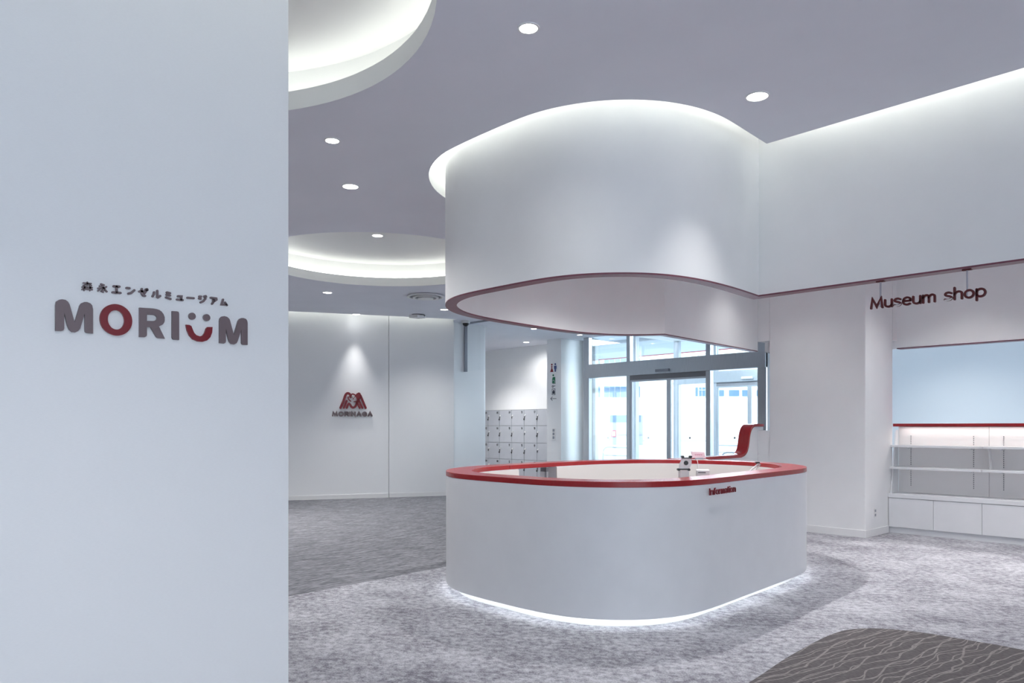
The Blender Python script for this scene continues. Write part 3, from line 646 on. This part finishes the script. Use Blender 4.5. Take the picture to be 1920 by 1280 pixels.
# air diffuser
t = thing('air_diffuser', (-10.27, 7.58, ZC), 'round white ceiling air diffuser with concentric rings left of the drum', 'vent')
for k, (r0, r1, z) in enumerate(((.31, .27, ZC-.03), (.22, .18, ZC-.045), (.13, .0, ZC-.06))):
    mb = MB(); n = 32
    if r1 > 0: mb.ring(arc((-10.27, 7.58), r0, 0, 2*PI, n)[:-1], arc((-10.27, 7.58), r1, 0, 2*PI, n)[:-1], z, z+.02)
    else: mb.cyl((-10.27, 7.58), r0, z, z+.02, n)
    obj('ring' if r1 > 0 else 'centre_disc', mb, M['white'], t, smooth=True)
obj('throat', MB().cyl((-10.27, 7.58), .26, ZC-.012, ZC-.001, 32), M['steeld'], t)
t = thing('ceiling_speaker', (-12.1, 8.75, ZC), 'small white box with a dark lens under the ceiling before the back wall', 'device')
obj('base_plate', MB().cyl((-12.1, 8.75), .13, ZC-.012, ZC, 24), M['steeld'], t)
obj('housing', MB().prism([(-12.2, 8.60), (-12.0, 8.66), (-12.02, 8.88), (-12.2, 8.82)], ZC-.07, ZC-.012), M['white'], t, bevel=.008)
obj('lens', MB().dome((-12.04, 8.84, ZC-.02), .03), M['black'], t)
t = thing('dome_camera', (-12.13, 9.98, ZC), 'white dome security camera with black lens at the top of the rounded pier', 'camera')
obj('housing', MB().cyl((-12.13, 9.98), .085, ZC-.055, ZC, 24, r2=.095), M['white'], t, smooth=True)
obj('dome', MB().dome((-12.13, 9.98, ZC-.055), .065), M['black'], t, smooth=True)
t = thing('smoke_barrier', (-12.4, 10.22, ZC), 'clear hanging glass smoke barrier with grey rails, from the pier to the drum', 'barrier')
obj('ceiling_rail', MB().box(-12.45, -5.7, 10.19, 10.25, ZC-.03, ZC), M['grey'], t)
obj('wall_rail', MB().box(-12.45, -12.40, 10.19, 10.25, 2.59, ZC-.03), M['grey'], t)
obj('glass_pane', MB().box(-12.40, -9.1, 10.216, 10.224, 2.60, ZC-.03), M['glass2'], t)
obj('glass_pane', MB().box(-9.09, -5.7, 10.216, 10.224, 2.60, ZC-.03), M['glass2'], t)
t = thing('ceiling_sprinkler', (-14.6, 12.3, ZC), 'tiny sprinkler head on the locker bay ceiling', 'sprinkler')
obj('sprinkler_body', MB().cyl((-14.6, 12.3), .05, ZC-.012, ZC, 16), M['white'], t); obj('nozzle', MB().cyl((-14.6, 12.3), .018, ZC-.05, ZC-.012, 10), M['steel'], t)

# ------------------------------------------------------------ lockers
lk = thing('locker_block', (-15.6, 14.35, 0), 'grey block of numbered lockers in the bay behind the counter', 'lockers')
cols = [-16.957, -16.429, -15.944, -15.435, -14.933, -14.435, -13.93, -13.43]
rows = [1.891, 1.451, .981, .516, .045]
obj('carcass', MB().box(-17.0, -13.43, 14.366, 14.40, 0, 1.895), M['steeld'], lk)
for c in range(len(cols)-1):
    for r_ in range(4):
        x0, x1 = cols[c]+.005, cols[c+1]-.005; z1, z0 = rows[r_]-.005, rows[r_+1]+.005
        d = obj('door', MB().box(x0, x1, 14.348, 14.368, z0, z1), M['locker'], lk, loc=(x0, 14.348, z0), bevel=.002)
        zc = z0+(z1-z0)*.52
        obj('lock', MB().cyl((x0+.045, zc+.055), .020, 0, .02, 14, fr=lambda x, y, h: (x, 14.348-h, y)), M['white'], d)
        mb = MB().box(x0+.012, x0+.020, 14.33, 14.348, zc-.03, zc+.03)
        if (c*3+r_*5) % 4 != 1: mb.box(x0-.010, x0+.024, 14.325, 14.340, zc-.075, zc-.028)
        obj('key', mb, M['black'], d)
        num = '%02d' % (c*4+r_+1)
        lettering(num, .052, 0, .22, .012, lambda x, y, h, X=x1-.105, Z=z1-.09: (X+x, 14.348-h, Z+y), .002, M['black'], d, name='number', one=True)

# ------------------------------------------------------------ pictograms on the pillar (plane b = 13.70)
Fp = lambda x, y, h: (x, 13.70-h, y)
def picto(name, label, parts, z):
    t = thing(name, (-13.18, 13.70, z), label, 'sign')
    for nm, mb, m in parts: obj(nm, mb, M[m], t)
cx = -13.185
wm = MB().cyl((cx-.062, 2.985), .026, 0, .004, 16, fr=Fp).prism([(cx-.062-.022, 2.95), (cx-.062+.022, 2.95), (cx-.062+.012, 2.90), (cx-.062+.056, 2.80), (cx-.062-.056, 2.80), (cx-.062-.012, 2.90)], 0, .004, fr=Fp)
mn = MB().cyl((cx+.058, 2.99), .026, 0, .004, 16, fr=Fp).prism([(cx+.016, 2.95), (cx+.10, 2.95), (cx+.10, 2.88), (cx+.086, 2.87), (cx+.080, 2.80), (cx+.036, 2.80), (cx+.030, 2.87), (cx+.016, 2.88)], 0, .004, fr=Fp)
picto('toilet_sign', 'red woman and blue man toilet symbols at the top of the pillar', [('woman_symbol', wm, 'redl'), ('man_symbol', mn, 'blue')], 2.8)
wh = MB().stroke(ell(cx-.005, 2.545, .045, .045, 20), .014, Fp, .004, .006, closed=True)
picto('accessible_toilet_sign', 'green seated figure symbol under the toilet symbols', [('figure_head', MB().cyl((cx-.012, 2.715), .026, 0, .004, 16, fr=Fp), 'green'),
     ('figure_body', MB().prism([(cx-.03, 2.67), (cx+.055, 2.67), (cx+.06, 2.50), (cx-.04, 2.50), (cx-.058, 2.56), (cx-.045, 2.62)], 0, .004, fr=Fp), 'green'), ('wheel_symbol', wh, 'locker')], 2.5)
bx = MB().stroke([(cx-.052, 2.225), (cx+.052, 2.225), (cx+.052, 2.375), (cx-.052, 2.375)], .010, Fp, 0, .004, closed=True).prism([(cx-.035, 2.25), (cx+.035, 2.25), (cx+.035, 2.31), (cx+.015, 2.32), (cx+.012, 2.35), (cx-.012, 2.35), (cx-.015, 2.32), (cx-.035, 2.31)], 0, .004, fr=Fp)
ky = MB().stroke(ell(cx-.03, 2.435, .022, .022, 14), .014, Fp, 0, .004, closed=True).stroke([(cx-.01, 2.44), (cx+.05, 2.445)], .014, Fp, 0, .004)
picto('locker_sign', 'dark key and bag locker symbol under the green figure', [('key_symbol', ky, 'navy'), ('bag_symbol', bx, 'navy')], 2.22)
picto('arrow_sign', 'dark arrow pointing left, lowest symbol on the pillar', [('arrow_symbol', MB().stroke([(cx-.09, 2.13), (cx+.09, 2.128)], .012, Fp, 0, .004).stroke([(cx-.045, 2.175), (cx-.10, 2.13), (cx-.045, 2.085)], .014, Fp, 0, .004), 'navy')], 2.1)
t = thing('switch_panel', (-13.18, 13.70, 1.09), 'grey upright switch plate on the pillar below the symbols', 'switch')
obj('plate', MB().box(-13.235, -13.115, 13.688, 13.70, 1.09, 1.385), M['white'], t, bevel=.003)
for z in (1.12, 1.21, 1.30): obj('switch_key', MB().box(-13.205, -13.145, 13.682, 13.688, z, z+.065), M['grey'], t)

# ------------------------------------------------------------ automatic entrance doors
def entrance(name, label, b, posts, leaves, zh0, zh1, ztop, sensor, zleaf):
    t = thing(name, (posts[0][0], b, 0), label, 'door')
    for x0, x1 in posts: obj('post', MB().box(x0, x1, b-.06, b+.06, 0, ztop), M['steel'], t, bevel=.004)
    x0 = posts[0][0]; x1 = posts[-1][1]
    obj('header', MB().box(x0+.15, x1, b-.10, b+.08, zh0, zh1), M['steel'], t, bevel=.004)
    obj('sensor', MB().box(*sensor, b-.16, b-.10, 2.655, 2.715), M['grey'], t, bevel=.006)
    xs = [p for q in posts for p in q][1:-1]
    for a, c in zip(xs[::2], xs[1::2]):
        obj('transom_pane', MB().box(a, c, b-.006, b+.006, zh1, ztop-.004), M['glass'], t)
    lx0, lx1 = leaves[0], leaves[-1]
    obj('track_cover', MB().box(lx0, lx1, b-.05, b-.01, zleaf, zh0), M['steeld'], t)
    for a, c in zip(leaves, leaves[1:]):
        l = obj('door_leaf', MB().box(a, a+.055, b-.045, b-.005, .02, zleaf).box(c-.055, c, b-.045, b-.005, .02, zleaf).box(a+.055, c-.055, b-.045, b-.005, .02, .10).box(a+.055, c-.055, b-.045, b-.005, zleaf-.04, zleaf), M['steel'], t, loc=(a, b, 0))
        obj('pane', MB().box(a+.055, c-.055, b-.03, b-.02, .10, zleaf-.04), M['glass'], l)
    for a, c in ((posts[0][1], leaves[0]), (leaves[-1], posts[-1][0])):
        obj('side_pane', MB().box(a, c, b+.02, b+.032, .02, zh0), M['glass'], t)
    obj('sill_plate', MB().box(x0, x1, b-.08, b+.08, 0, .012), M['steel'], t)
    return t
entrance('entrance_door', 'inner automatic sliding glass door with stainless frame and header', 14.1, [(-12.49, -12.316), (-11.15, -11.047), (-9.011, -8.90), (-7.807, -7.62)],
         [-11.047, -9.97, -8.95], 2.615, 2.944, ZC-.004, (-10.26, -9.90), 2.506)
entrance('outer_entrance_door', 'outer automatic sliding glass door on the street side', 17.8, [(-12.425, -12.25), (-11.145, -11.06), (-9.14, -9.05), (-8.0, -7.86)],
         [-11.06, -10.10, -9.14], 2.60, 2.90, 3.80, (-10.27, -9.95), 2.50)
sg = thing('side_glazing', (-12.33, 16, 0), 'glass side of the entrance lobby with steel posts left of the outer doors', 'window')
obj('post', MB().box(-12.40, -12.26, 15.83, 15.97, 0, 3.79), M['steel'], sg, bevel=.004)
for b0, b1 in ((14.17, 15.83), (15.97, 17.73)): obj('pane', MB().box(-12.335, -12.325, b0+.03, b1-.03, 0, 3.79), M['glass'], sg)
struct(obj('ceiling_lobby', MB().box(-12.45, -7.6, 14.17, 17.9, 3.81, 3.95), M['cove']), 'pale ceiling of the entrance lobby')
struct(obj('wall_lobby', MB().box(-7.80, -7.62, 14.24, 17.9, 0, 3.80), M['wall']), 'white side wall of the entrance lobby')
# stainless guard rails
def rail(x0, x1, y, z, label, along=None):
    t = thing('guard_rail', (x0, y, 0), label, 'rail')
    r = .16; P = [(x0, y, 0), (x0, y, z-r)] + [(x0+r-r*math.cos(a), y, z-r+r*math.sin(a)) for a in (.4, .8, 1.2, PI/2)] + [(x1-r+r*math.sin(a), y, z-r+r*math.cos(a)) for a in (0, .4, .8, 1.2, PI/2)] + [(x1, y, 0)]
    obj('frame_tube', MB().tube(P, .021), M['steel'], t, smooth=True)
    obj('cross_bar', MB().tube([(x0, y, z-.22), (x1, y, z-.22)], .015), M['steel'], t, smooth=True)
rail(-13.60, -12.62, 16.1, .86, 'bent stainless guard rail left of the sliding doors')
rail(-13.0, -10.8, 20.8, .85, 'stainless guard rail standing outside behind the sliding doors')
rail(-9.35, -8.3, 15.2, .84, 'stainless guard rail right of the sliding doors, behind the red cap')

# ------------------------------------------------------------ outdoors
struct(obj('floor_street', MB().box(-140, 60, 14.62, 140, -.1, -.01), M['outgrnd']), 'pale paving outside')
can = thing('entrance_canopy', (-12, 20.0, 4.4), 'pale outdoor canopy with a thin red edge over the entrance', 'canopy')
obj('soffit', MB().box(-40, 10, 18.0, 25.6, 4.40, 4.6), M['canopy'], can)
obj('red_edge', MB().box(-40, 10, 25.6, 25.66, 4.37, 4.47), M['outred'], can)
obj('canopy_beam', MB().box(-40, 10, 20.4, 20.6, 4.30, 4.40), M['grey'], can)
# directions across the view, far away: depth d along the camera axis, x to the right
def far(X, d): return (.6813*X-.732*d, .732*X+.6813*d)
def slab(X0, X1, d, z0, z1, th=.3):
    p = [far(X0, d), far(X1, d), far(X1, d+th), far(X0, d+th)]; return MB().prism(p, z0, z1)
hd = thing('hoarding', (*far(16, 74), 0), 'long plain white site hoarding across the street', 'fence')
X = 4.0; k = 0
while X < 34:
    obj('hoarding_panel', slab(X, X+1.78, 74, .06, 4.28, .12), M['outwall'], hd); X += 1.8; k += 1
obj('kerb', slab(4, 34, 73.6, 0, .12, .3), M['outgrey'], hd)
for u in (1141, 1216, 1293.8, 1378):
    x = (u-960)/1418*73.9; p = far(x, 73.98); obj('anchor_hole', MB().dome((p[0], p[1], .35), .10, down=False).dome((p[0], p[1], .35), .10), M['black'], hd)
gt = thing('gate_block', (*far(8.2, 60), 0), 'pale grey block with red framed notice in front of the hoarding', 'gate')
obj('block', slab(7.75, 10.4, 60, 0, 2.35, .8), M['outgrey'], gt)
obj('dark_opening', slab(7.8, 10.2, 59.95, 1.8, 2.35, .06), M['outwin'], gt)
obj('notice', slab(7.85, 8.25, 59.93, .62, 1.15, .06), M['outred'], gt); obj('notice_panel', slab(7.93, 8.17, 59.90, .70, 1.07, .04), M['outwall'], gt)
obj('gate_bar', slab(8.4, 10.4, 59.9, .82, .90, .05), M['steel'], gt)
for nm, lab, X0, X1, d, zt, wins in (('office_building', 'pale building with blue window bands seen left of the door centre', 6, 22, 110, 16.0,
        [(a, c, z0, z1) for z0, z1 in ((5.7, 7.3), (10.5, 11.4)) for a, c in ((11.0, 12.0), (12.25, 12.8), (13.4, 14.1), (14.2, 14.9), (15.0, 15.7), (15.8, 16.6), (17.6, 18.6))]),
      ('warehouse_building', 'low pale building with small blue windows behind the right part of the hoarding', 24.5, 62, 115, 8.2,
        [(a, c, 6.1, 7.4 if a < 30 else 7.0) for a, c in ((27.9, 28.8), (28.95, 29.9), (31.5, 32.2), (33.0, 34.5), (35.0, 36.2), (37.2, 38.4))])):
    b_ = thing(nm, (*far((X0+X1)/2, d), 0), lab, 'building')
    obj('facade', slab(X0, X1, d, 0, zt, 4), M['outwall' if nm[0] == 'o' else 'outgrnd'], b_)
    for a, c, z0, z1 in wins: obj('window', slab(a, c, d-.15, z0, z1, .2), M['outwin'], b_)
pt = thing('truss_tower', (*far(27, 100), 0), 'thin grey lattice mast behind the hoarding', 'mast')
mb = MB()
for i in range(9):
    z = i*1.25; mb.add(slab(24.6, 24.75, 100, z, z+1.25, .15).v, slab(24.6, 24.75, 100, z, z+1.25, .15).f)
    s_ = slab(25.6, 25.75, 100, z, z+1.25, .15); mb.add(s_.v, s_.f); s_ = slab(24.6, 25.75, 100, z, z+.1, .1); mb.add(s_.v, s_.f)
obj('lattice', mb, M['outgrey'], pt)

# ------------------------------------------------------------ shop shelving
su = thing('shop_shelf_unit', (-3.99, 10.80, 0), 'white built-in display shelving with base cupboards under the shop window', 'shelf')
AX = -3.995
obj('plinth', MB().box(AX, 1.6, 10.66, 10.93, 0, .08), M['grey'] if False else M['lam'], su)
obj('worktop', MB().box(AX-.003, 1.6, 10.625, 10.94, .473, .527), M['lam'], su, bevel=.003)
obj('carcass', MB().box(AX, 1.6, 10.652, 10.93, .08, .473), M['steeld'], su)
k = 0
while AX+.5525*k < 1.3:
    x0 = AX+.004+.5525*k; obj('cupboard_door', MB().box(x0, x0+.5485, 10.632, 10.652, .083, .468), M['lam'], su, bevel=.0015); k += 1
obj('side_panel', MB().add([(AX, 10.69, .527), (AX, 10.93, .527), (AX, 10.93, 1.376), (AX, 10.86, 1.376), (AX+.018, 10.69, .527), (AX+.018, 10.93, .527), (AX+.018, 10.93, 1.376), (AX+.018, 10.86, 1.376)],
    [(0,1,2,3),(4,5,6,7),(0,1,5,4),(1,2,6,5),(2,3,7,6),(3,0,4,7)]), M['lam'], su)
for x0, x1 in ((AX+.02, -2.893), (-2.889, -1.78), (-1.776, -.67), (-.666, .44), (.444, 1.55)):
    obj('back_panel', MB().box(x0, x1, 10.94, 10.955, .53, 1.42), M['back'], su)
    for z0, z1, y0 in ((1.146, 1.176, 10.70), (.856, .886, 10.66)): obj('shelf', MB().box(x0-.018, x1, y0, 10.935, z0, z1), M['lam'], su, bevel=.002)
    for xx in (x0+.157, x1-.172):
        mb = MB()
        for i in range(27):
            z = .625+i*.0255
            if not (.84 < z < .89 or 1.13 < z < 1.18): mb.box(xx-.004, xx+.004, 10.936, 10.9405, z, z+.014)
        s_ = obj('slot_row', mb, M['steeld'], su); s_['kind'] = 'stuff'
        for z in (1.146, .856): obj('bracket', MB().box(xx-.012, xx+.012, 10.80, 10.935, z-.018, z-.001), M['lam'], su)
obj('wall_strip', MB().box(AX+.02, 1.55, 10.955, 11.0, .53, 1.426), M['lam'], su)
dv = tag(obj('shelf_divider', MB().add([(-2.862, 10.78, 1.144), (-2.854, 10.78, 1.144), (-2.854, 10.88, 1.144), (-2.862, 10.88, 1.144), (-2.844, 10.78, .8865), (-2.836, 10.78, .8865), (-2.836, 10.88, .8865), (-2.844, 10.88, .8865)],
    [(0,1,2,3),(4,5,6,7),(0,1,5,4),(1,2,6,5),(2,3,7,6),(3,0,4,7)]), M['white']), 'thin white divider leaning on the middle shelf of the shop unit', 'divider')
light('sill_light', 'AREA', (-1.2, 10.86, 1.42), 3.5, (1, 1, .97), shape='RECTANGLE', size=5.4, size_y=.02)
# wall socket on the column side
t = thing('wall_socket', (-4.0, 10.19, .23), 'white double socket plate low on the column side', 'socket')
obj('plate', MB().box(-4.0, -3.992, 10.155, 10.225, .235, .362), M['white'], t, bevel=.002)
for z in (.255, .31): obj('outlet', MB().box(-3.992, -3.989, 10.172, 10.208, z, z+.032), M['grey'], t)

# ------------------------------------------------------------ things on the counter
# payment terminal on a stand, seen from behind (stands on the low desk inside)
def on(a_, b_, ang):
    c, s_ = math.cos(ang), math.sin(ang)
    return lambda x, y, h: (a_+x*c-h*s_, b_+x*s_+h*c, y)
t = thing('tablet_stand', (-3.475, 5.125, .80), 'white tablet stand with black clamps and round black opening inside the counter', 'stand')
Ft = on(-3.475, 5.125, .80)      # x to the right as seen, h away from the camera
obj('base', MB().prism([(-.042, .80), (.030, .80), (.030, 1.088), (-.042, 1.088)], 0, .08, fr=Ft), M['white'], t, bevel=.006)
poly = [(-.050, 1.075), (.020, 1.075), (.046, 1.115), (.048, 1.150), (.036, 1.170), (-.026, 1.170), (-.040, 1.145), (-.052, 1.115)]
obj('stem_plate', MB().prism(poly, -.012, 0, fr=Ft), M['white'], t, bevel=.004)
obj('round_opening', MB().cyl((.002, 1.133), .018, -.016, -.012, 24, fr=Ft), M['black'], t)
obj('clamp', MB().prism([(-.026, 1.168), (.042, 1.168), (.042, 1.176), (-.026, 1.176)], -.02, .03, fr=Ft).cyl((-.022, 1.182), .010, -.02, .03, 12, fr=Ft).cyl((.040, 1.182), .010, -.02, .03, 12, fr=Ft), M['black'], t)
obj('clamp', MB().prism([(-.060, 1.078), (.028, 1.078), (.028, 1.088), (-.060, 1.088)], -.03, .02, fr=Ft).cyl((-.056, 1.080), .010, -.03, .02, 12, fr=Ft).cyl((.024, 1.080), .010, -.03, .02, 12, fr=Ft), M['black'], t)
t = thing('receipt_printer', (-3.43, 5.33, .80), 'small white receipt printer with a dark slot beside the tablet stand', 'printer')
Fr = on(-3.43, 5.33, .62)
obj('housing', MB().prism([(-.065, .80), (.040, .80), (.040, 1.070), (-.065, 1.070)], 0, .13, fr=Fr), M['white'], t, bevel=.008)
obj('paper_slot', MB().prism([(-.052, 1.046), (.008, 1.046), (.008, 1.052), (-.052, 1.052)], -.003, 0, fr=Fr), M['black'], t)
t = thing('card_display', (-4.965, 7.60, 1.036), 'pale pink card on a small grey holder on the far side of the red top', 'card stand')
Fc = on(-4.965, 7.60, .80)
obj('card', MB().add([Fc(-.080, 1.060, .0), Fc(.080, 1.052, .0), Fc(.070, 1.125, .04), Fc(-.090, 1.133, .04), Fc(-.080, 1.060, .008), Fc(.080, 1.052, .008), Fc(.070, 1.125, .048), Fc(-.090, 1.133, .048)],
    [(0,1,2,3),(4,5,6,7),(0,1,5,4),(1,2,6,5),(2,3,7,6),(3,0,4,7)]), M['pink'], t)
mb = MB()
for x0, x1 in ((-.045, -.03), (-.022, -.006), (0, .014), (.022, .04)): mb.stroke([(x0, 1.100), ((x0+x1)/2, 1.090), (x1, 1.102)], .004, lambda x, y, h: Fc(x, y, (y-1.060)*.55-.004+h), 0, .002)
obj('card_print', mb, M['dpink'], t)
obj('holder', MB().prism([(-.045, 1.042), (.05, 1.042), (.04, 1.062), (-.035, 1.062)], -.03, .03, fr=Fc), M['grey'], t, bevel=.004)
obj('foot_plate', MB().prism([(-.085, 1.036), (.095, 1.036), (.095, 1.042), (-.085, 1.042)], -.05, .06, fr=Fc), M['white'], t)
obj('cable', MB().tube([Fc(-.07, 1.045, -.04), Fc(-.068, 1.044, -.17), Fc(-.064, 1.03, -.205), Fc(-.058, .98, -.215), Fc(-.05, .90, -.22)], .003, 6), M['white'], t, label='thin white cable')
t = thing('barcode_scanner', (-3.58, 6.38, .80), 'slim white arm with a black tip sticking up inside the right end of the counter', 'arm')
Fa = on(-3.58, 6.38, .80)
obj('arm', MB().tube([Fa(-.10, .95, 0), Fa(-.02, 1.03, 0), Fa(.045, 1.085, 0)], .008), M['white'], t)
obj('arm', MB().tube([Fa(-.06, .95, .01), Fa(0, 1.01, .01), Fa(.06, 1.075, .01)], .006), M['white'], t)
obj('head', MB().prism([(.012, 1.084), (.050, 1.084), (.050, 1.097), (.012, 1.097)], -.01, .02, fr=Fa), M['black'], t)
obj('foot', MB().prism([(-.12, .80), (-.06, .80), (-.06, .96), (-.12, .96)], -.02, .02, fr=Fa), M['white'], t)
